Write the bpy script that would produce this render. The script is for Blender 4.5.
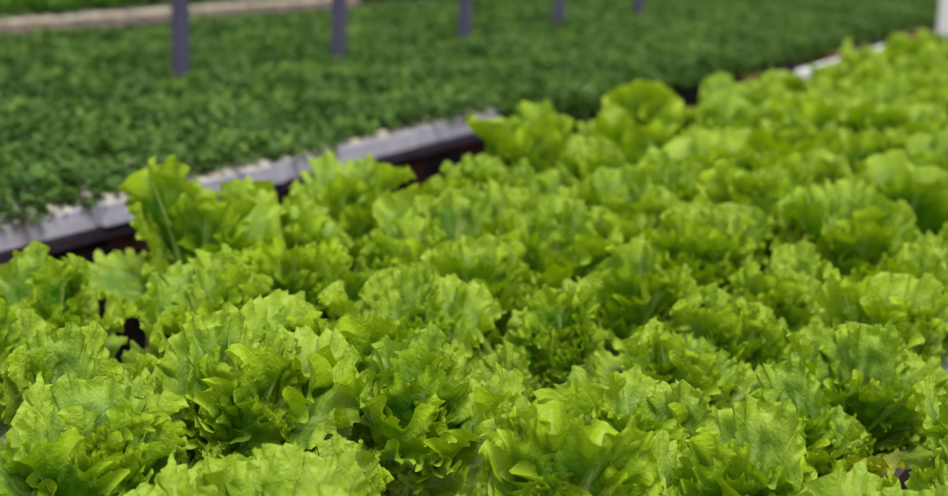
import bpy, math, random
import numpy as np
from mathutils import Matrix, Vector

for o in list(bpy.data.objects):
    bpy.data.objects.remove(o, do_unlink=True)
sc = bpy.context.scene
C = sc.collection
rnd = random.Random(11)
PI = math.pi

# ------------------------------------------------------------------ camera, light, exposure
# long-ish lens held at eye height over the lettuce bed, looking along and across the beds
# (beds run along +Y, aisle and nursery benches lie on the -X side)
cam_d = bpy.data.cameras.new('camera')
cam_d.sensor_width = 36.0
cam_d.lens = 60.0
cam_d.clip_start = 0.05
cam_d.clip_end = 200
cam_d.dof.use_dof = True
cam_d.dof.focus_distance = 1.74
cam_d.dof.aperture_fstop = 3.9
cam = bpy.data.objects.new('camera', cam_d)
C.objects.link(cam)
cam.matrix_world = Matrix((
    (0.89374209, -0.12555716, 0.43065123, 0.0),
    (0.44728383, 0.17647178, -0.87680949, 0.0),
    (0.03409192, 0.97626488, 0.21387995, 1.44),
    (0, 0, 0, 1)))
sc.camera = cam
CAM = np.array(cam.matrix_world)

world = bpy.data.worlds.new('overcast')
sc.world = world
world.use_nodes = True
bgn = world.node_tree.nodes['Background']
bgn.inputs[0].default_value = (0.93, 0.97, 1.0, 1)
bgn.inputs[1].default_value = 0.66
sun_d = bpy.data.lights.new('sun', 'SUN')
sun_d.energy = 3.2
sun_d.angle = math.radians(28)
sun_d.color = (1.0, 0.97, 0.88)
sun = bpy.data.objects.new('sun', sun_d)
C.objects.link(sun)
sun.rotation_euler = (math.radians(20), math.radians(24), 0)

vs = sc.view_settings
vs.view_transform = 'Standard'
vs.look = 'None'
vs.gamma = 1
vs.use_curve_mapping = False
vs.exposure = 0.0

# ------------------------------------------------------------------ helpers
def mesh_np(name, V, F, mat=None, smooth=False):
    """V (n,3) array, F list of tuples or (m,k) array"""
    me = bpy.data.meshes.new(name)
    V = np.asarray(V, dtype=np.float32)
    if isinstance(F, np.ndarray):
        m, k = F.shape
        me.vertices.add(len(V)); me.vertices.foreach_set('co', V.ravel())
        me.loops.add(m * k); me.loops.foreach_set('vertex_index', F.astype(np.int32).ravel())
        me.polygons.add(m); me.polygons.foreach_set('loop_start', np.arange(0, m * k, k, dtype=np.int32))
        me.polygons.foreach_set('loop_total', np.full(m, k, dtype=np.int32))
        me.update(calc_edges=True)
    else:
        me.from_pydata(V.tolist(), [], F)
        me.update()
    if smooth:
        me.polygons.foreach_set('use_smooth', np.ones(len(me.polygons), dtype=bool))
    if mat:
        me.materials.append(mat)
    return me

def link(name, me, parent=None, loc=(0, 0, 0), rot=(0, 0, 0)):
    o = bpy.data.objects.new(name, me)
    C.objects.link(o)
    o.parent = parent
    o.location = loc
    o.rotation_euler = rot
    return o

def tag(o, label, cat, group=None, kind=None):
    o['label'] = label
    o['category'] = cat
    if group:
        o['group'] = group
    if kind:
        o['kind'] = kind
    return o

class MB:
    """collects boxes / tubes into one mesh"""
    def __init__(s): s.v = []; s.f = []
    def add(s, V, F):
        n = len(s.v); s.v += [tuple(p) for p in V]; s.f += [tuple(i + n for i in q) for q in F]
    def box(s, x0, x1, y0, y1, z0, z1, bev=0.0):
        b = min(bev, (x1 - x0) * .45, (y1 - y0) * .45, (z1 - z0) * .45)
        if b <= 0:
            V = [(x, y, z) for z in (z0, z1) for x, y in ((x0, y0), (x1, y0), (x1, y1), (x0, y1))]
            s.add(V, [(3, 2, 1, 0), (4, 5, 6, 7), (0, 1, 5, 4), (1, 2, 6, 5), (2, 3, 7, 6), (3, 0, 4, 7)]); return
        # chamfered box: 24 verts
        V = []; idx = {}
        for sx in (0, 1):
            for sy in (0, 1):
                for sz in (0, 1):
                    X = (x0, x1)[sx]; Y = (y0, y1)[sy]; Z = (z0, z1)[sz]
                    ix = b if sx == 0 else -b; iy = b if sy == 0 else -b; iz = b if sz == 0 else -b
                    for a, p in enumerate(((X, Y + iy, Z + iz), (X + ix, Y, Z + iz), (X + ix, Y + iy, Z))):
                        idx[(sx, sy, sz, a)] = len(V); V.append(p)
        F = []
        for a in range(3):
            for sd in (0, 1):
                o1, o2 = [i for i in range(3) if i != a]
                q = []
                for (p, r) in ((0, 0), (1, 0), (1, 1), (0, 1)):
                    k = [0, 0, 0]; k[a] = sd; k[o1] = p; k[o2] = r
                    q.append(idx[(*k, a)])
                F.append(q)
        for a in range(3):       # edges along axis a
            o1, o2 = [i for i in range(3) if i != a]
            for p in (0, 1):
                for r in (0, 1):
                    k0 = [0, 0, 0]; k0[o1] = p; k0[o2] = r; k1 = list(k0); k1[a] = 1
                    F.append([idx[(*k0, o1)], idx[(*k1, o1)], idx[(*k1, o2)], idx[(*k0, o2)]])
        for sx in (0, 1):
            for sy in (0, 1):
                for sz in (0, 1):
                    F.append([idx[(sx, sy, sz, a)] for a in range(3)])
        s.add(V, F)
    def tube(s, pts, rad, n=10, cap=True):
        V = []; F = []
        P = [Vector(p) for p in pts]
        for i, p in enumerate(P):
            t = (P[min(i + 1, len(P) - 1)] - P[max(i - 1, 0)]).normalized()
            a = t.orthogonal().normalized(); b = t.cross(a)
            if i and (Vector(V[0]) - P[0]).length: pass
            r = rad[i] if isinstance(rad, (list, tuple)) else rad
            for k in range(n):
                w = 2 * PI * k / n
                V.append(tuple(p + a * (r * math.cos(w)) + b * (r * math.sin(w))))
        for i in range(len(P) - 1):
            for k in range(n):
                k2 = (k + 1) % n
                F.append((i * n + k, i * n + k2, (i + 1) * n + k2, (i + 1) * n + k))
        if cap:
            F.append(tuple(range(n - 1, -1, -1))); F.append(tuple((len(P) - 1) * n + k for k in range(n)))
        s.add(V, F)
    def lathe(s, prof, cx=0, cy=0, n=16):
        V = []; F = []
        for r, z in prof:
            for k in range(n):
                w = 2 * PI * k / n
                V.append((cx + r * math.cos(w), cy + r * math.sin(w), z))
        for i in range(len(prof) - 1):
            for k in range(n):
                k2 = (k + 1) % n
                F.append((i * n + k, i * n + k2, (i + 1) * n + k2, (i + 1) * n + k))
        s.add(V, F)
    def mesh(s, name, mat, smooth=False):
        me = bpy.data.meshes.new(name); me.from_pydata(s.v, [], s.f); me.update()
        import bmesh
        bm = bmesh.new(); bm.from_mesh(me); bmesh.ops.recalc_face_normals(bm, faces=bm.faces); bm.to_mesh(me); bm.free()
        if smooth: me.polygons.foreach_set('use_smooth', [True] * len(me.polygons))
        me.materials.append(mat); return me

# ------------------------------------------------------------------ materials
def nt(name):
    m = bpy.data.materials.new(name); m.use_nodes = True
    t = m.node_tree
    for n in list(t.nodes): t.nodes.remove(n)
    out = t.nodes.new('ShaderNodeOutputMaterial')
    return m, t, out
class NB:
    def __init__(s, t): s.t = t
    def n(s, typ, **kw):
        nd = s.t.nodes.new(typ)
        for k, v in kw.items(): setattr(nd, k, v)
        return nd
    def l(s, a, b): s.t.links.new(a, b)
    def val(s, sock, x):
        if hasattr(x, 'is_linked') or hasattr(x, 'links'): s.l(x, sock)
        else: sock.default_value = x
    def math(s, op, a, b=0.0, c=None, clamp=False):
        nd = s.n('ShaderNodeMath', operation=op, use_clamp=clamp)
        s.val(nd.inputs[0], a); s.val(nd.inputs[1], b)
        if c is not None: s.val(nd.inputs[2], c)
        return nd.outputs[0]
    def mix(s, f, a, b):
        nd = s.n('ShaderNodeMix', data_type='RGBA')
        s.val(nd.inputs[0], f)
        s.val(nd.inputs[6], a if hasattr(a, 'links') else (*a, 1)); s.val(nd.inputs[7], b if hasattr(b, 'links') else (*b, 1))
        return nd.outputs[2]
    def noise(s, vec, scale, detail=3, rough=.55):
        nd = s.n('ShaderNodeTexNoise'); s.l(vec, nd.inputs['Vector'])
        nd.inputs['Scale'].default_value = scale; nd.inputs['Detail'].default_value = detail; nd.inputs['Roughness'].default_value = rough
        return nd.outputs[0]
    def smooth(s, x, a, b):
        nd = s.n('ShaderNodeMapRange', interpolation_type='SMOOTHSTEP')
        s.val(nd.inputs[0], x); nd.inputs[1].default_value = a; nd.inputs[2].default_value = b
        return nd.outputs[0]

def surf_mat(name, c1, c2, scale=6, rough=.7, bump=.3, bscale=40, spec=.3):
    m, t, out = nt(name); b = NB(t)
    co = b.n('ShaderNodeTexCoord').outputs['Object']
    f = b.smooth(b.noise(co, scale, 5), .32, .68)
    p = b.n('ShaderNodeBsdfPrincipled')
    b.l(b.mix(f, c1, c2), p.inputs['Base Color'])
    p.inputs['Roughness'].default_value = rough
    p.inputs['Specular IOR Level'].default_value = spec
    bp = b.n('ShaderNodeBump'); bp.inputs['Strength'].default_value = bump; bp.inputs['Distance'].default_value = .01
    b.l(b.noise(co, bscale, 4), bp.inputs['Height']); b.l(bp.outputs[0], p.inputs['Normal'])
    b.l(p.outputs[0], out.inputs[0])
    return m

def lettuce_mat(name='lettuce_leaf', deep=(.075, .218, .010), bright=(.430, .590, .024)):
    m, t, out = nt(name); b = NB(t)
    uv = b.n('ShaderNodeUVMap', uv_map='flat').outputs[0]
    sep = b.n('ShaderNodeSeparateXYZ'); b.l(uv, sep.inputs[0])
    x = b.math('ABSOLUTE', b.math('SUBTRACT', sep.outputs[0], .5)); y = sep.outputs[1]
    rim = b.n('ShaderNodeAttribute', attribute_name='rim').outputs['Fac']
    oi = b.n('ShaderNodeObjectInfo')
    rand = oi.outputs['Random']
    co = b.n('ShaderNodeTexCoord').outputs['Object']
    n1 = b.noise(co, 22, 3); n2 = b.noise(co, 90, 3)
    # pinnate veins that leave the midrib at an angle
    wob = b.math('MULTIPLY', b.math('SUBTRACT', n1, .5), .10)
    tt = b.math('ADD', b.math('SUBTRACT', y, b.math('MULTIPLY', x, 1.05)), wob)
    s1 = b.math('POWER', b.math('ABSOLUTE', b.math('SINE', b.math('MULTIPLY', tt, 26.0))), 9.0)
    s1 = b.math('SUBTRACT', 1.0, b.smooth(b.math('ABSOLUTE', b.math('SINE', b.math('MULTIPLY', tt, 26.0))), 0.0, .22))
    s2 = b.math('SUBTRACT', 1.0, b.smooth(b.math('ABSOLUTE', b.math('SINE', b.math('ADD', b.math('MULTIPLY', tt, 61.0), b.math('MULTIPLY', n2, 2.0)))), 0.0, .3))
    mid = b.math('SUBTRACT', 1.0, b.smooth(x, .006, .03))
    mid = b.math('MULTIPLY', mid, b.math('SUBTRACT', 1.0, b.smooth(y, .6, .95)))
    vein = b.math('MAXIMUM', mid, b.math('MULTIPLY', s1, .55))
    vein2 = b.math('MAXIMUM', vein, b.math('MULTIPLY', s2, .3))
    # colour: deep green blade, yellow-green frill, pale veins
    f = b.math('ADD', b.math('MULTIPLY', b.smooth(n1, .3, .7), .32), b.math('MULTIPLY', b.smooth(rim, .58, .98), .68))
    f = b.math('ADD', f, b.math('MULTIPLY', b.math('SUBTRACT', rand, .4), .45), clamp=True)
    col = b.mix(f, deep, bright)
    col = b.mix(b.math('MULTIPLY', vein2, .34), col, (.40, .56, .06))
    col = b.mix(b.math('MULTIPLY', mid, .55), col, (.55, .66, .22))
    base = b.math('SUBTRACT', 1.0, b.smooth(y, .06, .34))
    col = b.mix(b.math('MULTIPLY', base, .6), col, (.50, .62, .20))
    # backs are duller and paler
    geo = b.n('ShaderNodeNewGeometry')
    col = b.mix(b.math('MULTIPLY', geo.outputs['Backfacing'], .26), col, (.33, .47, .12))
    vor = b.n('ShaderNodeTexVoronoi', feature='DISTANCE_TO_EDGE'); b.l(co, vor.inputs['Vector']); vor.inputs['Scale'].default_value = 130
    h = b.math('SUBTRACT', b.math('ADD', b.math('MULTIPLY', b.smooth(vor.outputs['Distance'], 0, .35), .5), b.math('MULTIPLY', n2, .5)), b.math('MULTIPLY', vein2, .7))
    bp = b.n('ShaderNodeBump'); bp.inputs['Strength'].default_value = .5; bp.inputs['Distance'].default_value = .0022
    b.l(h, bp.inputs['Height'])
    p = b.n('ShaderNodeBsdfPrincipled'); b.l(col, p.inputs['Base Color'])
    p.inputs['Roughness'].default_value = .42; p.inputs['Specular IOR Level'].default_value = .30
    b.l(bp.outputs[0], p.inputs['Normal'])
    tr = b.n('ShaderNodeBsdfTranslucent')
    hs = b.n('ShaderNodeHueSaturation'); b.l(col, hs.inputs['Color']); hs.inputs['Saturation'].default_value = 1.1; hs.inputs['Value'].default_value = 1.25
    b.l(hs.outputs[0], tr.inputs[0]); b.l(bp.outputs[0], tr.inputs['Normal'])
    mx = b.n('ShaderNodeMixShader'); mx.inputs[0].default_value = .27
    b.l(p.outputs[0], mx.inputs[1]); b.l(tr.outputs[0], mx.inputs[2]); b.l(mx.outputs[0], out.inputs[0])
    return m

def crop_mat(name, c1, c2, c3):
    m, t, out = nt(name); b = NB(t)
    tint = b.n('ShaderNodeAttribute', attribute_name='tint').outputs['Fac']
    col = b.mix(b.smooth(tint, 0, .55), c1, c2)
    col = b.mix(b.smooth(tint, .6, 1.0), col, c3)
    p = b.n('ShaderNodeBsdfPrincipled'); b.l(col, p.inputs['Base Color'])
    p.inputs['Roughness'].default_value = .5; p.inputs['Specular IOR Level'].default_value = .3
    tr = b.n('ShaderNodeBsdfTranslucent'); b.l(col, tr.inputs[0])
    mx = b.n('ShaderNodeMixShader'); mx.inputs[0].default_value = .3
    b.l(p.outputs[0], mx.inputs[1]); b.l(tr.outputs[0], mx.inputs[2]); b.l(mx.outputs[0], out.inputs[0])
    return m

M_leaf = lettuce_mat()
M_yellow = lettuce_mat('yellowing_leaf', (.26, .34, .02), (.50, .52, .05))
M_stem = surf_mat('lettuce_stem', (.42, .50, .16), (.55, .60, .28), 30, .55, .2, 80)
M_channel = surf_mat('white_plastic', (.72, .72, .72), (.80, .80, .79), 3, .38, .05, 20, .45)
M_tray = surf_mat('grey_foam', (.47, .45, .57), (.58, .56, .68), 9, .85, .5, 120, .2)
M_substrate = surf_mat('pale_substrate', (.56, .48, .38), (.74, .68, .58), 40, .95, .6, 150, .1)
M_beige = surf_mat('beige_foam', (.24, .185, .16), (.40, .32, .28), 9, .9, .6, 80, .15)
M_steel = surf_mat('painted_steel', (.060, .052, .105), (.085, .075, .135), 5, .5, .1, 60, .4)
M_rust = surf_mat('red_brown_timber', (.20, .085, .060), (.30, .14, .10), 14, .85, .5, 60, .15)
M_deck = surf_mat('dark_bench_deck', (.028, .020, .034), (.045, .032, .045), 10, .9, .3, 60, .1)
M_floor = surf_mat('dark_earth', (.030, .016, .022), (.060, .034, .034), 4, .95, .7, 30, .1)  # earth mottled between two dark purple-brown tones
M_white = surf_mat('white_paint', (.78, .77, .80), (.84, .83, .85), 4, .45, .05, 40, .4)
M_crop = crop_mat('nursery_greens', (.060, .140, .022), (.105, .215, .030), (.190, .320, .045))
M_crop2 = crop_mat('far_greens', (.08, .22, .02), (.14, .34, .03), (.22, .44, .05))

# ------------------------------------------------------------------ the setting
mb = MB(); mb.box(-16, 6, -4, 26, -.2, 0)
fl = link('floor', mb.mesh('floor', M_floor)); fl['kind'] = 'structure'
fl['label'] = 'dark earth floor under the benches'

def film_mat():
    m, t, out = nt('greenhouse_film'); b = NB(t)
    co = b.n('ShaderNodeTexCoord').outputs['Object']
    col = b.mix(b.smooth(b.noise(co, 1.5, 3), .3, .7), (.84, .86, .86), (.90, .91, .90))
    d = b.n('ShaderNodeBsdfDiffuse'); tr = b.n('ShaderNodeBsdfTranslucent'); b.l(col, d.inputs[0]); b.l(col, tr.inputs[0])
    mx = b.n('ShaderNodeMixShader'); mx.inputs[0].default_value = .6
    b.l(d.outputs[0], mx.inputs[1]); b.l(tr.outputs[0], mx.inputs[2]); b.l(mx.outputs[0], out.inputs[0])
    return m
M_film = film_mat()
for nm, bx_, lb_ in (('wall_back', (-15.9, 5.9, 25.0, 25.02), 'white translucent greenhouse film across the far end'), ('wall_left', (-15.92, -15.9, -3.9, 25.0), 'white translucent greenhouse film along the far side')):
    m = MB(); m.box(*bx_, 0, 3.2)
    o = link(nm, m.mesh(nm, M_film)); o['kind'] = 'structure'; o['label'] = lb_

# ------------------------------------------------------------------ nursery benches (front, middle, far)
def bench(x0, x1, y0, y1, ztop, label, leg_ys, beam_out, group='long nursery benches'):
    """deck of boards on red-brown timber trestles"""
    root = link('nursery_bench', None, None, (x1, y0, 0))
    L = y1 - y0; W = x1 - x0
    m = MB(); m.box(-W, 0, 0, L, ztop - .03, ztop, .004); link('deck', m.mesh('deck', M_deck), root)
    m = MB(); m.box(-.20, -.16, 0, L, ztop - .10, ztop - .03, .004); link('edge_beam', m.mesh('edge_beam', M_deck), root)
    mbeam = MB(); mbeam.box(-W + .03, beam_out, -.035, .035, ztop - .17, ztop - .10, .005); mbeam = mbeam.mesh('cross_beam', M_rust)
    mleg = MB(); mleg.box(-.028, .028, -.035, .035, 0, ztop - .17, .005); mleg = mleg.mesh('leg', M_rust)
    for y in leg_ys:
        link('cross_beam', mbeam, root, (0, y - y0, .07 if beam_out > 0 else 0))
        link('leg', mleg, root, (-.03, y - y0, 0)); link('leg', mleg, root, (-W + .12, y - y0, 0))
    tag(root, label, 'bench', group)
    return root

RAILX = -2.12
bench(-3.20, RAILX, 1.2, 13.4, .75, 'dark nursery bench along the aisle, its edge lined with grey trays', [2.32, 2.80, 3.50, 4.52, 5.7, 6.9, 8.4, 10.4, 12.4], .13)
bench(-4.48, -3.36, 2.0, 15.0, .75, 'dark nursery bench behind the steel posts, covered in seedlings', [3.0, 5.0, 7.0, 9.0, 11.0, 13.0], .0)
bench(-6.10, -4.82, 3.4, 16.0, .815, 'farthest nursery bench with a beige tray edge, top left', [4.4, 6.4, 8.4, 10.4, 12.4], .0)

# foam seedling trays: block with a grid of open cells, lumpy substrate in each cell
def tray_mesh(mat, nx=7, ny=14, W=.34, L=.68, H=.05):
    m = MB()
    m.box(-W, 0, 0, L, 0, H - .016, .003)
    px = W / nx; py = L / ny; w = .009
    for i in range(nx + 1):        # lattice walls
        xx = -W + i * px
        m.box(max(xx - w / 2, -W), min(xx + w / 2, 0), 0, L, H - .018, H, .002)
    for j in range(ny + 1):
        yy = j * py
        m.box(-W, 0, max(yy - w / 2, 0), min(yy + w / 2, L), H - .018, H + .0006, .002)
    return m.mesh('tray', mat)
def plug_mesh(mat, seed, nx=7, ny=14, W=.34, L=.68, H=.05):
    r = random.Random(seed); m = MB(); px = W / nx; py = L / ny
    for i in range(nx):
        for j in range(ny):
            cx = -W + (i + .5) * px; cy = (j + .5) * py; h = H + r.uniform(-.004, .014); q = r.uniform(.85, 1.0)
            V = [(cx + sx * px * .42, cy + sy * py * .42, H - .015) for sx, sy in ((-1, -1), (1, -1), (1, 1), (-1, 1))]
            V += [(cx + sx * px * .34 * q, cy + sy * py * .34 * q, h - r.uniform(0, .006)) for sx, sy in ((-1, -1), (1, -1), (1, 1), (-1, 1))]
            V.append((cx + r.uniform(-.006, .006), cy + r.uniform(-.006, .006), h + .004))
            m.add(V, [(0, 1, 5, 4), (1, 2, 6, 5), (2, 3, 7, 6), (3, 0, 4, 7), (4, 5, 8), (5, 6, 8), (6, 7, 8), (7, 4, 8)])
    return m.mesh('substrate', mat)
TRAY = tray_mesh(M_tray); TRAYB = tray_mesh(M_beige)
PLUG = [plug_mesh(M_substrate, s) for s in range(3)]
def tray_row(x, z, ys, me, labels, group, jx=.012):
    for i, y in enumerate(ys):
        t = link('seedling_tray', None, None, (x + rnd.uniform(-jx, jx), y, z), (0, 0, rnd.uniform(-.008, .008)))
        link('foam_body', me, t); link('substrate', PLUG[i % 3], t)['kind'] = 'stuff'
        tag(t, labels[i] if i < len(labels) else labels[-1], 'tray', group)
tl = ['lilac-grey foam seedling tray at the left edge of the photo beside the aisle',
      'lilac-grey foam seedling tray just right of the seam near the upright lettuce, left',
      'lilac-grey foam seedling tray above the first dark gap under the bench edge',
      'lilac-grey foam seedling tray in the middle of the bright bench edge',
      'last clearly visible lilac-grey foam tray before leaves overhang the bench edge',
      'foam seedling tray almost hidden under overhanging seedlings farther along the aisle']
tray_row(RAILX, .75, [1.86 + .694 * k for k in range(16)], TRAY, tl, 'grey foam trays along the aisle')
tray_row(-4.82, .815, [4.0 + .70 * k for k in range(6)], TRAYB, ['beige seedling tray cut by the left edge of the photo on the farthest bench', 'beige seedling tray in the upper left corner on the farthest bench', 'beige seedling tray on the farthest bench, left of the first steel post', 'beige seedling tray on the farthest bench, seen behind the first steel post', 'beige seedling tray on the farthest bench, between the first two steel posts', 'beige seedling tray on the farthest bench, behind the second steel post'], 'beige trays on the farthest bench', .02)

# ------------------------------------------------------------------ nursery greens (uncountable low leaf carpet)
def frustum_mask(P, mpx=140):
    R = CAM[:3, :3]; q = (P - CAM[:3, 3]) @ R
    d = -q[:, 2]; f = 1580.0
    u = 474 + f * q[:, 0] / d; v = 248 - f * q[:, 1] / d
    return (d > .3) & (u > -mpx) & (u < 948 + mpx) & (v > -mpx) & (v < 496 + mpx)

def lownoise(x, y, rs, k=10, lam=(.25, 1.2)):
    o = np.zeros_like(x)
    for _ in range(k):
        w = 2 * np.pi / rs.uniform(*lam); a = rs.uniform(0, 2 * np.pi); p = rs.uniform(0, 6.28)
        o += np.sin(w * (x * np.cos(a) + y * np.sin(a)) + p)
    return o / math.sqrt(k)

def carpet(name, x0, x1, y0, y1, z0, mat, label, seed, pitch=.043, h=.085, nl=15, ll=.034, over=None):
    rs = np.random.RandomState(seed)
    gx = np.arange(x0, x1, pitch); gy = np.arange(y0, y1, pitch)
    X, Y = np.meshgrid(gx, gy); X = X.ravel(); Y = Y.ravel()
    X = X + rs.uniform(-.5, .5, X.size) * pitch; Y = Y + rs.uniform(-.5, .5, X.size) * pitch
    P = np.stack([X, Y, np.full_like(X, z0 + .05)], 1)
    zo = np.zeros(len(P))
    if over is not None:                             # a fringe that spills over the rim farther down the bench
        m_ = int((y1 - over) * 420)
        E = np.stack([rs.uniform(x1 - .08, x1 + .045, m_), over + (y1 - over) * rs.uniform(0, 1, m_), np.full(m_, z0 + .05)], 1)
        P = np.concatenate([P, E]); zo = np.concatenate([zo, -rs.uniform(.0, .065, m_) * np.clip((E[:, 0] - x1 + .06) / .1, .2, 1)])
    k = frustum_mask(P, 100); zo = zo[k]; P = P[k]; n = len(P)
    hn = lownoise(P[:, 0], P[:, 1], rs)
    tn = lownoise(P[:, 0], P[:, 1], rs, 10, (.12, .7))
    # leaves: each 7-vertex folded blade, 6 tris
    N = n * nl
    base = np.repeat(P, nl, 0)
    hh = np.repeat(h * (1 + .22 * hn) * rs.uniform(.75, 1.25, n), nl)
    az = rs.uniform(0, 2 * np.pi, N)
    lev = rs.uniform(.45, 1.0, N)
    el = rs.uniform(-.15, .95, N)                    # blade elevation
    ln = ll * rs.uniform(.65, 1.35, N); wd = ln * rs.uniform(.42, .62, N)
    rad = rs.uniform(.0, .016, N)
    dirx = np.cos(az); diry = np.sin(az)
    st = base.copy(); st[:, 0] += dirx * rad; st[:, 1] += diry * rad; st[:, 2] = z0 + .02 + hh * lev + np.repeat(zo, nl)
    if over is not None:                             # edge plants lean and hang over the bench rim
        edge = np.clip((st[:, 0] - (x1 - .10)) / .10, 0, 1) * np.clip((st[:, 1] - over) / .5, 0, 1)
        st[:, 0] += edge * rs.uniform(.0, .04, N); st[:, 2] -= edge * rs.uniform(0, .03, N); el -= edge * .5
    f = np.stack([np.cos(el) * dirx, np.cos(el) * diry, np.sin(el)], 1)
    s = np.stack([-diry, dirx, np.zeros(N)], 1)
    u = np.cross(s, f) * -1
    tipdrop = rs.uniform(.05, .35, N)[:, None]
    def pt(a, c, d):
        return st + f * (a * ln)[:, None] + s * (c * wd)[:, None] + u * (d * ln)[:, None] + np.array([0, 0, -1.0]) * tipdrop * (max(a, 0) ** 2 * ln)[:, None]
    V = np.stack([pt(0, 0, 0), pt(.38, -.5, .10), pt(.42, 0, 0), pt(.38, .5, .10), pt(.80, -.36, .08), pt(.84, 0, .01), pt(.80, .36, .08), pt(1.0, 0, 0)], 1)
    F = np.array([[0, 2, 1], [0, 3, 2], [1, 2, 5], [1, 5, 4], [2, 3, 6], [2, 6, 5], [4, 5, 7], [5, 6, 7]])
    allF = (F[None] + (np.arange(N) * 8)[:, None, None]).reshape(-1, 3)
    me = mesh_np(name, V.reshape(-1, 3), allF, mat, True)
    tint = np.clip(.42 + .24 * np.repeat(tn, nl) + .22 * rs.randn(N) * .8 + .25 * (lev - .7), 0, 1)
    a = me.attributes.new('tint', 'FLOAT', 'POINT'); a.data.foreach_set('value', np.repeat(tint, 8).astype(np.float32))
    o = link(name, me); tag(o, label, 'seedlings', None, 'stuff')
    return o

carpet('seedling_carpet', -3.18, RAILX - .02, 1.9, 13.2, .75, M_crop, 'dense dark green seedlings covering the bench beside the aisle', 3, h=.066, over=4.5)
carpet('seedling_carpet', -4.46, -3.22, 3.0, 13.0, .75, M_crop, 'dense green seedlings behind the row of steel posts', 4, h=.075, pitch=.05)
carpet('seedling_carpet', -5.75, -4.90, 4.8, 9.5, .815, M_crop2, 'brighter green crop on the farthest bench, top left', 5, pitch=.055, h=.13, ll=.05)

# ------------------------------------------------------------------ greenhouse posts
def post(x, y, label, w=.048, H=3.0, mat=M_steel, name='support_post'):
    r = link(name, None, None, (x, y, 0))
    m = MB(); m.box(-w / 2, w / 2, -w / 2, w / 2, .012, H, .006); link('shaft', m.mesh('shaft', mat), r)
    m = MB(); m.box(-w * 1.3, w * 1.3, -w * 1.3, w * 1.3, 0, .012, .002)
    for sx in (-1, 1):
        for sy in (-1, 1): m.lathe([(.0, .024), (.007, .024), (.007, .012)], sx * w, sy * w, 6)
    link('base_plate', m.mesh('base_plate', mat), r)
    tag(r, label, 'post', 'steel posts in a row between the nursery benches' if mat == M_steel else None)
PX = -3.22
for y, lb in ((4.29, 'leftmost and thickest-looking dark steel post rising from the seedlings'),
              (5.30, 'second dark steel post from the left among the seedlings'),
              (6.38, 'third dark steel post from the left, at the top middle'),
              (7.44, 'fourth dark steel post from the left, only its foot in view'),
              (8.59, 'rightmost dark steel post, barely reaching into the top edge')):
    post(PX, y, lb)
post(-1.65, 9.6, 'white upright post at the far end of the aisle, top right corner', .14, 3.0, M_white, 'white_post')

# ------------------------------------------------------------------ lettuce bed: white growing channels on a frame
CHX0 = -1.45; CHP = .205
lb = link('channel_stand', None, None, (-.85, 0.3, 0)); tag(lb, 'red-brown frame carrying the white lettuce channels', 'stand')
for y in (.5, 2.4, 4.4, 6.4, 8.0):
    m = MB(); m.box(-.92, 1.0, y - .03, y + .03, .62, .679, .004); link('cross_bar', m.mesh('cross_bar', M_rust), lb)
    for x in (-.84, .9):
        m = MB(); m.box(x - .03, x + .03, y - .03, y + .03, 0, .62, .004); link('leg', m.mesh('leg', M_rust), lb)
m = MB()
m.box(-.83, -.79, 6.0, 8.2, .775, .822, .006); link('side_rail', m.mesh('side_rail', M_white), lb)
for y in (6.2, 7.1, 8.0):
    m = MB(); m.box(-.825, -.795, y - .02, y + .02, .68, .775, .003); link('rail_bracket', m.mesh('rail_bracket', M_white), lb)
def channel_mesh(L=7.9, w=.10, h=.055):
    m = MB(); c = .012
    prof = [(-w / 2 + .004, 0), (w / 2 - .004, 0), (w / 2, .006), (w / 2, h - c), (w / 2 - c, h), (-w / 2 + c, h), (-w / 2, h - c), (-w / 2, .006)]
    n = len(prof); V = [(x, 0, z) for x, z in prof] + [(x, L, z) for x, z in prof]
    m.add(V, [(i, (i + 1) % n, n + (i + 1) % n, n + i) for i in range(n)] + [tuple(range(n)), tuple(range(2 * n - 1, n - 1, -1))])
    return m.mesh('channel_body', M_channel)
CH = channel_mesh()
m = MB(); m.box(-.054, .054, -.012, .02, .001, .058, .004); CAPM = m.mesh('end_cap', M_channel)
NCH = 8
names = ['nearest the aisle', 'second from the aisle', 'third from the aisle', 'fourth from the aisle', 'fifth from the aisle', 'sixth from the aisle', 'seventh from the aisle', 'farthest from the aisle']
for i in range(NCH):
    r = link('growing_channel', None, None, (CHX0 + i * CHP, .4, .68))
    link('channel_body', CH, r); link('end_cap', CAPM, r, (0, 0, 0)); link('end_cap', CAPM, r, (0, 7.9, 0), (0, 0, PI))
    tag(r, 'white plastic growing channel under the lettuces, ' + names[i], 'channel', 'white growing channels')
ZCH = .735

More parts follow.
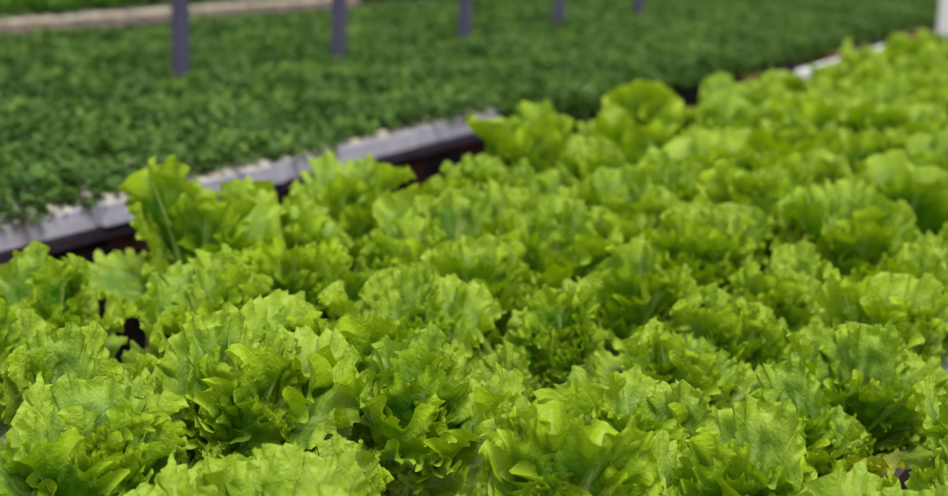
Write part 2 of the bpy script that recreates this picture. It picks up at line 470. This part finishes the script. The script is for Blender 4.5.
# ------------------------------------------------------------------ lettuce leaves
def leaf_mesh(name, seed, L, wide=1.0, recurve=.6, cup=.5, ruf=1.0, NU=230, NV=15):
    rs = np.random.RandomState(seed)
    pm = 2.5
    phi = np.linspace(-pm, pm, NU)[:, None]
    s = np.linspace(0, 1, NV)[None, :]
    v = 1 - (1 - s) ** 1.55
    a = np.abs(phi)
    R = np.interp(a, [0, .4, .8, 1.2, 1.6, 2.0, pm], [.72, .71, .63, .50, .37, .28, .20])
    R = R * (1 + .045 * np.sin(3 * phi + rs.uniform(0, 6)) + .035 * np.sin(7 * phi + rs.uniform(0, 6)) + .02 * np.sin(17 * phi + rs.uniform(0, 6)))
    side = np.clip(np.sin(np.clip(a, 0, PI)), 0, 1)
    r = v * R
    x = r * np.sin(phi) * wide
    y = .28 + r * np.cos(phi)
    sm = lambda lo: np.clip((v - lo) / (1 - lo), 0, 1) ** 1.6
    def wave(n):
        ph = n * phi + rs.uniform(0, 6.28) + rs.uniform(.8, 1.6) * np.sin(2.3 * phi + rs.uniform(0, 6.28)) + .5 * np.sin(n * .37 * phi + rs.uniform(0, 6.28))
        am = .75 + .35 * np.sin(rs.uniform(2, 4) * phi + rs.uniform(0, 6.28)) + .2 * np.sin(n * .45 * phi + rs.uniform(0, 6.28))
        return ph, am
    z = np.zeros_like(x)
    for n, A, B, lo in ((2.6, .050, .0, .15), (6.4, .060, .022, .34), (15.5, .054, .022, .56), (34.0, .050, .0150, .68), (66.0, .021, .0060, .80)):
        ph, am = wave(n * rs.uniform(.9, 1.1))
        if n * 5.5 > NU and n > 20: continue
        g = sm(lo) * ruf * am
        z = z + A * g * np.sin(ph)
        tw = -B * g * np.sin(2 * ph)                  # meander: the frill folds over itself
        x = x + tw * np.cos(phi); y = y - tw * np.sin(phi)
        rr = -.30 * A * g * (np.sin(ph) ** 2)        # the frilled rim pulls back inwards
        x = x + rr * np.sin(phi); y = y + rr * np.cos(phi)
    # puckered blade
    fx, fy = x.copy(), y.copy()
    for _ in range(9):
        w = 2 * np.pi / rs.uniform(.07, .22); d = rs.uniform(0, 6.28)
        z = z + .0055 * np.sin(w * (fx * np.cos(d) + fy * np.sin(d)) + rs.uniform(0, 6.28)) * np.clip(v * 3, 0, 1)
    z = z + .0055 * np.sin(17 * phi + rs.uniform(0, 6.28)) * np.sin(PI * np.clip(v / .85, 0, 1))     # ribbed by the side veins
    z = z + cup * x * x * 1.2 - .012 * np.exp(-(x / .03) ** 2)
    flat = np.stack([np.clip(r * np.sin(phi) * wide + .5, 0, 1), np.clip(.28 + r * np.cos(phi), 0, 1.05)], -1).reshape(-1, 2)
    Vx, Vy, Vz = x.ravel(), y.ravel(), z.ravel()
    rim = np.broadcast_to(v, x.shape).ravel().copy()
    i, j = np.meshgrid(np.arange(NU - 1), np.arange(NV - 1), indexing='ij')
    q = (i * NV + j).ravel()
    F = np.stack([q, q + 1, q + NV + 1, q + NV], 1)
    # midrib / petiole: half-round rib from the base to near the tip, tapering
    nr, ns = (9, 6) if NU > 120 else (5, 4)
    ty = np.linspace(0, .90, nr); wr = np.interp(ty, [0, .25, .5, .9], [.058, .034, .018, .004]); tr = np.interp(ty, [0, .25, .5, .9], [.026, .020, .012, .003])
    ang = np.linspace(0, 2 * PI, ns, endpoint=False)
    rx = (wr[:, None] * np.cos(ang)[None]).ravel(); rz = (tr[:, None] * np.sin(ang)[None] - .013).ravel(); ry = np.repeat(ty, ns)
    o = len(Vx)
    Vx = np.concatenate([Vx, rx]); Vy = np.concatenate([Vy, ry]); Vz = np.concatenate([Vz, rz])
    rim = np.concatenate([rim, np.zeros(rx.size)])
    flat = np.concatenate([flat, np.stack([np.full(rx.size, .5), np.minimum(ry * .8, .5)], -1)])
    ii, jj = np.meshgrid(np.arange(nr - 1), np.arange(ns), indexing='ij')
    A_ = o + ii * ns + jj; B_ = o + ii * ns + (jj + 1) % ns
    F = np.concatenate([F, np.stack([A_, B_, B_ + ns, A_ + ns], -1).reshape(-1, 4)])
    # bend along the length: upright at the base, recurving outwards (+Y) at the top
    t = np.linspace(-.3, 1.5, 400); th = recurve * np.clip(t, 0, 2) ** 1.7
    cy = np.cumsum(np.sin(th)) * (t[1] - t[0]); cz = np.cumsum(np.cos(th)) * (t[1] - t[0])
    k0 = np.argmin(np.abs(t)); cy -= cy[k0]; cz -= cz[k0]
    TH = np.interp(Vy, t, th)
    PX_ = Vx; PY_ = np.interp(Vy, t, cy) - Vz * np.cos(TH); PZ_ = np.interp(Vy, t, cz) + Vz * np.sin(TH)
    V = np.stack([PX_, PY_, PZ_], 1) * L
    me = mesh_np(name, V, F, M_leaf, True)
    at = me.attributes.new('rim', 'FLOAT', 'POINT'); at.data.foreach_set('value', rim.astype(np.float32))
    uvl = me.uv_layers.new(name='flat')
    uvl.data.foreach_set('uv', flat[F.ravel()].astype(np.float32).ravel())
    return me

def leaf_set(**kw):
    return ([leaf_mesh('outer_leaf', 20 + k, .170, 1.0, .40 + .14 * k, .3, 1.0, **kw) for k in range(4)],
            [leaf_mesh('middle_leaf', 40 + k, .178, .92, .08 + .10 * k, .7, 1.1, **kw) for k in range(5)],
            [leaf_mesh('inner_leaf', 60 + k, .150, .88, .05 + .1 * k, 1.1, 1.2, **kw) for k in range(3)])
HERO_SET = leaf_set(NU=400, NV=17)       # plants nearest the lens
NEAR_SET = leaf_set()
FAR_SET = leaf_set(NU=100, NV=9)          # plants far down the bed: coarser frill
ms = MB(); ms.lathe([(.010, -.03), (.013, 0), (.016, .012), (.012, .03), (.0, .036)], n=10); STEM = ms.mesh('stem', M_stem, True)
mc = MB(); mc.lathe([(.021, -.02), (.021, .004), (.028, .005), (.028, .002), (.023, -.001), (.023, -.02)], n=16); NETCUP = mc.mesh('net_cup', M_channel)

def lettuce(x, y, scale=1.0, rz=0.0, seed=0, droop=0.0, sets=None, yellow=0, fan=False):
    r = random.Random(seed)
    OUT, MID, INN = sets or NEAR_SET
    root = link('lettuce', None, None, (x, y, ZCH), (r.uniform(-.15, .15), r.uniform(-.15, .15), rz))
    root.scale = (scale,) * 3
    link('stem', STEM, root); link('net_cup', NETCUP, root)
    az = r.uniform(0, 6.28); k = 0
    for kind, cnt, t0, t1, rad, zz in ((OUT, 5, 34, 66, .012, .004), (MID, 8, 6, 40, .009, .012), (INN, 3, 2, 20, .004, .020)):
        for c in range(cnt):
            az += 2.39996 + r.uniform(-.25, .25)
            tilt = math.radians(r.uniform(t0, t1) + droop)
            o = bpy.data.objects.new('leaf', r.choice(kind)); C.objects.link(o); o.parent = root
            if k < yellow:
                if o.data.name + '_yellow' not in bpy.data.meshes:
                    c_ = o.data.copy(); c_.name = o.data.name + '_yellow'; c_.materials[0] = M_yellow
                o.data = bpy.data.meshes[o.data.name + '_yellow']; o['label'] = 'yellowing leaf'
            s = r.uniform(.68, 1.28)
            sg = 1 if r.random() < .5 else -1
            mt = Matrix.Translation((-math.sin(az) * rad * -1, math.cos(az) * rad * 1, zz)) @ Matrix.Rotation(az, 4, 'Z')
            # local +Y is outwards; tilt about X leans the leaf towards +Y
            mt = Matrix.Translation((-math.sin(az) * rad, math.cos(az) * rad, zz)) @ Matrix.Rotation(az, 4, 'Z') @ Matrix.Rotation(-tilt, 4, 'X') @ Matrix.Rotation(r.uniform(-.55, .55), 4, 'Z') @ Matrix.Diagonal((s * sg, s, s, 1))
            o.matrix_local = mt
            k += 1
    if fan and r.random() < .6:      # one long upright fan of a leaf, its hollow side to the light
        for _ in range(r.choice((1, 1, 2))):
            az = .4 + r.uniform(-.8, .8) - rz
            o = bpy.data.objects.new('leaf', r.choice(MID[:3])); C.objects.link(o); o.parent = root
            s = r.uniform(.98, 1.20) / scale ** .5
            o.matrix_local = Matrix.Translation((-math.sin(az) * .012, math.cos(az) * .012, .012)) @ Matrix.Rotation(az, 4, 'Z') @ Matrix.Rotation(-math.radians(r.uniform(2, 16)), 4, 'X') @ Matrix.Rotation(r.uniform(-.25, .25), 4, 'Y') @ Matrix.Diagonal((s * .80, s, s, 1))
    return root

PLANT_LABELS = {
    (0, 3): 'nearer curly lettuce, aisle row, in the lower half, at the far left',
    (0, 4): 'farther curly lettuce, aisle row, in the lower half, at the far left',
    (0, 5): 'tall lettuce standing up against the grey tray edge on the left',
    (0, 6): 'nearer curly lettuce, aisle row, just above the middle, left of centre',
    (0, 7): 'farther curly lettuce, aisle row, just above the middle, left of centre',
    (0, 8): 'nearer curly lettuce, aisle row, just above the middle, at the centre',
    (0, 9): 'farther curly lettuce, aisle row, just above the middle, at the centre',
    (0, 10): 'big lettuce on the aisle side where the grey tray edge disappears behind it',
    (0, 12): 'curly lettuce, aisle row, above the middle, right of centre',
    (0, 13): 'large round-topped lettuce beside the aisle, right of where the tray edge ends',
    (0, 16): 'nearer curly lettuce, aisle row, near the top, on the right',
    (0, 18): 'farther curly lettuce, aisle row, near the top, on the right',
    (0, 20): 'nearer curly lettuce, aisle row, near the top, at the far right',
    (0, 26): 'farther curly lettuce, aisle row, near the top, at the far right',
    (1, 3): 'curly lettuce, second row from the aisle, low, at the far left',
    (1, 4): 'curly lettuce, second row from the aisle, in the lower half, at the far left',
    (1, 5): 'curly lettuce, second row from the aisle, in the lower half, on the left',
    (1, 6): 'nearer curly lettuce, second row from the aisle, just below the middle, left of centre',
    (1, 7): 'farther curly lettuce, second row from the aisle, just below the middle, left of centre',
    (1, 8): 'curly lettuce, second row from the aisle, just above the middle, at the centre',
    (1, 11): 'nearer curly lettuce, second row from the aisle, above the middle, right of centre',
    (1, 13): 'farther curly lettuce, second row from the aisle, above the middle, right of centre',
    (1, 15): 'curly lettuce, second row from the aisle, above the middle, on the right',
    (2, 3): 'curly lettuce, third row from the aisle, at the bottom edge, at the far left',
    (2, 4): 'curly lettuce, third row from the aisle, low, on the left',
    (2, 5): 'curly lettuce, third row from the aisle, in the lower half, left of centre',
    (2, 6): 'curly lettuce, third row from the aisle, in the lower half, at the centre',
    (2, 7): 'curly lettuce, third row from the aisle, just below the middle, at the centre',
    (2, 8): 'curly lettuce, third row from the aisle, just below the middle, right of centre',
    (2, 9): 'nearest curly lettuce, third row from the aisle, just above the middle, right of centre',
    (2, 10): 'middle curly lettuce, third row from the aisle, just above the middle, right of centre',
    (2, 11): 'farthest curly lettuce, third row from the aisle, just above the middle, right of centre',
    (2, 12): 'nearest curly lettuce, third row from the aisle, above the middle, on the right',
    (2, 13): 'middle curly lettuce, third row from the aisle, above the middle, on the right',
    (2, 14): 'farthest curly lettuce, third row from the aisle, above the middle, on the right',
    (2, 16): 'curly lettuce, third row from the aisle, above the middle, at the far right',
    (3, 2): 'curly lettuce, fourth row from the aisle, at the bottom edge, on the left',
    (3, 3): 'curly lettuce, fourth row from the aisle, at the bottom edge, left of centre',
    (3, 4): 'curly lettuce, fourth row from the aisle, low, at the centre',
    (3, 5): 'small lettuce sunk in a gap in the fourth row, just below the centre',
    (4, 9): 'stunted lettuce, fifth row from the aisle, just below the middle, on the right',
    (3, 6): 'nearer curly lettuce, fourth row from the aisle, in the lower half, right of centre',
    (3, 7): 'farther curly lettuce, fourth row from the aisle, in the lower half, right of centre',
    (3, 8): 'curly lettuce, fourth row from the aisle, just below the middle, on the right',
    (3, 9): 'nearest curly lettuce, fourth row from the aisle, just above the middle, on the right',
    (3, 10): 'middle curly lettuce, fourth row from the aisle, just above the middle, on the right',
    (3, 11): 'farthest curly lettuce, fourth row from the aisle, just above the middle, on the right',
    (3, 12): 'curly lettuce, fourth row from the aisle, above the middle, on the right',
    (3, 13): 'nearest curly lettuce, fourth row from the aisle, above the middle, at the far right',
    (3, 15): 'middle curly lettuce, fourth row from the aisle, above the middle, at the far right',
    (3, 16): 'farthest curly lettuce, fourth row from the aisle, above the middle, at the far right',
    (3, 18): 'curly lettuce, fourth row from the aisle, near the top, at the far right',
    (4, 2): 'curly lettuce, fifth row from the aisle, at the bottom edge, left of centre',
    (4, 4): 'curly lettuce, fifth row from the aisle, at the bottom edge, right of centre',
    (4, 5): 'curly lettuce, fifth row from the aisle, low, right of centre',
    (4, 6): 'curly lettuce, fifth row from the aisle, low, on the right',
    (4, 7): 'curly lettuce, fifth row from the aisle, in the lower half, on the right',
    (4, 8): 'curly lettuce, fifth row from the aisle, just below the middle, on the right',
    (4, 10): 'nearer curly lettuce, fifth row from the aisle, just above the middle, at the far right',
    (4, 12): 'farther curly lettuce, fifth row from the aisle, just above the middle, at the far right',
    (4, 14): 'curly lettuce, fifth row from the aisle, above the middle, at the far right',
    (5, 4): 'curly lettuce, sixth row from the aisle, at the bottom edge, on the right',
    (5, 5): 'small lettuce with yellowing outer leaves and a dark gap, lower right',
    (5, 6): 'curly lettuce, sixth row from the aisle, low, at the far right',
    (5, 7): 'curly lettuce, sixth row from the aisle, in the lower half, at the far right',
    (5, 8): 'curly lettuce, sixth row from the aisle, just below the middle, at the far right',
    (6, 4): 'nearer curly lettuce, seventh row from the aisle, at the bottom edge, at the far right',
    (6, 5): 'farther curly lettuce, seventh row from the aisle, at the bottom edge, at the far right',
    (6, 6): 'curly lettuce, seventh row from the aisle, low, at the far right',
}
# aisle row: (y, size, sideways offset) - uneven, a few stand tall
ROW0 = [(.80, 1, 0), (1.03, .95, 0), (1.27, .92, 0), (1.51, .82, -.02), (1.72, .90, -.08), (2.12, 1.27, -.11), (2.30, .82, 0), (2.50, 1.10, -.08),
        (2.78, .86, -.0), (3.02, .88, 0), (3.27, 1.16, -.03), (3.53, .85, 0), (3.80, .92, -.02), (4.07, 1.22, -.05), (4.30, .80, .02), (4.55, .72, .03),
        (4.80, .90, 0), (5.05, .74, .02), (5.30, .82, 0), (5.60, .55, .02), (5.85, .80, 0), (6.10, .72, -.02), (6.35, .85, 0), (6.60, .95, 0), (6.85, .75, 0),
        (7.05, .55, 0), (7.30, .95, 0), (7.55, .9, 0), (7.80, .55, 0), (8.02, .9, 0)]
SMALL = [(-.80, 1.80, .55), (-.44, 1.80, .62), (-1.25, 1.52, .60), (-.60, 2.50, .62), (-.64, 1.94, .74), (-1.26, 2.27, .75)]      # stunted or missing plants leave gaps
SP = .225
pr_ = random.Random(5)
spots = []
for i in range(NCH):
    x = CHX0 + i * CHP
    if i == 0:
        for j, (y, ss, dx) in enumerate(ROW0):
            spots.append((x + dx + pr_.uniform(-.01, .01), y, ss, (i, j)))
        continue
    y = .55 + (SP / 2 if i % 2 else 0); j = 0
    while y < 8.15:
        spots.append((x + pr_.uniform(-.03, .03), y + pr_.uniform(-.05, .05), pr_.triangular(.62, 1.14, 1.0) * (.85 if i == 1 and y > 4.1 else .88 if y < 1.3 else 1), (i, j)))
        y += SP; j += 1
n = 0
for px, py, ss, key in spots:
    rz, sd, dr = pr_.uniform(0, 6.28), pr_.randrange(10 ** 6), pr_.uniform(-5, 5)
    for gx, gy, gs in SMALL:
        if math.hypot(px - gx, py - gy) < .125: ss = min(ss, gs)
    if ss < .3 or not frustum_mask(np.array([[px, py, .90]]), 80)[0]: continue
    p = lettuce(px, py, ss, rz, sd, dr, HERO_SET if py < 2.05 else NEAR_SET if py < 3.2 else FAR_SET, 4 if math.hypot(px + .44, py - 1.8) < .13 else 0, key[0] > 0 and py > 1.35)
    far = py > 3.6
    tag(p, PLANT_LABELS.get(key, 'blurred curly lettuce, one of many small ones far down the bed, upper right' if far else 'curly lettuce mostly hidden behind its taller neighbours or cut off by the frame'),
        'lettuce', 'lettuces far down the bed' if far else 'lettuces in the near half of the bed')
    n += 1
print('LETTUCES', n)
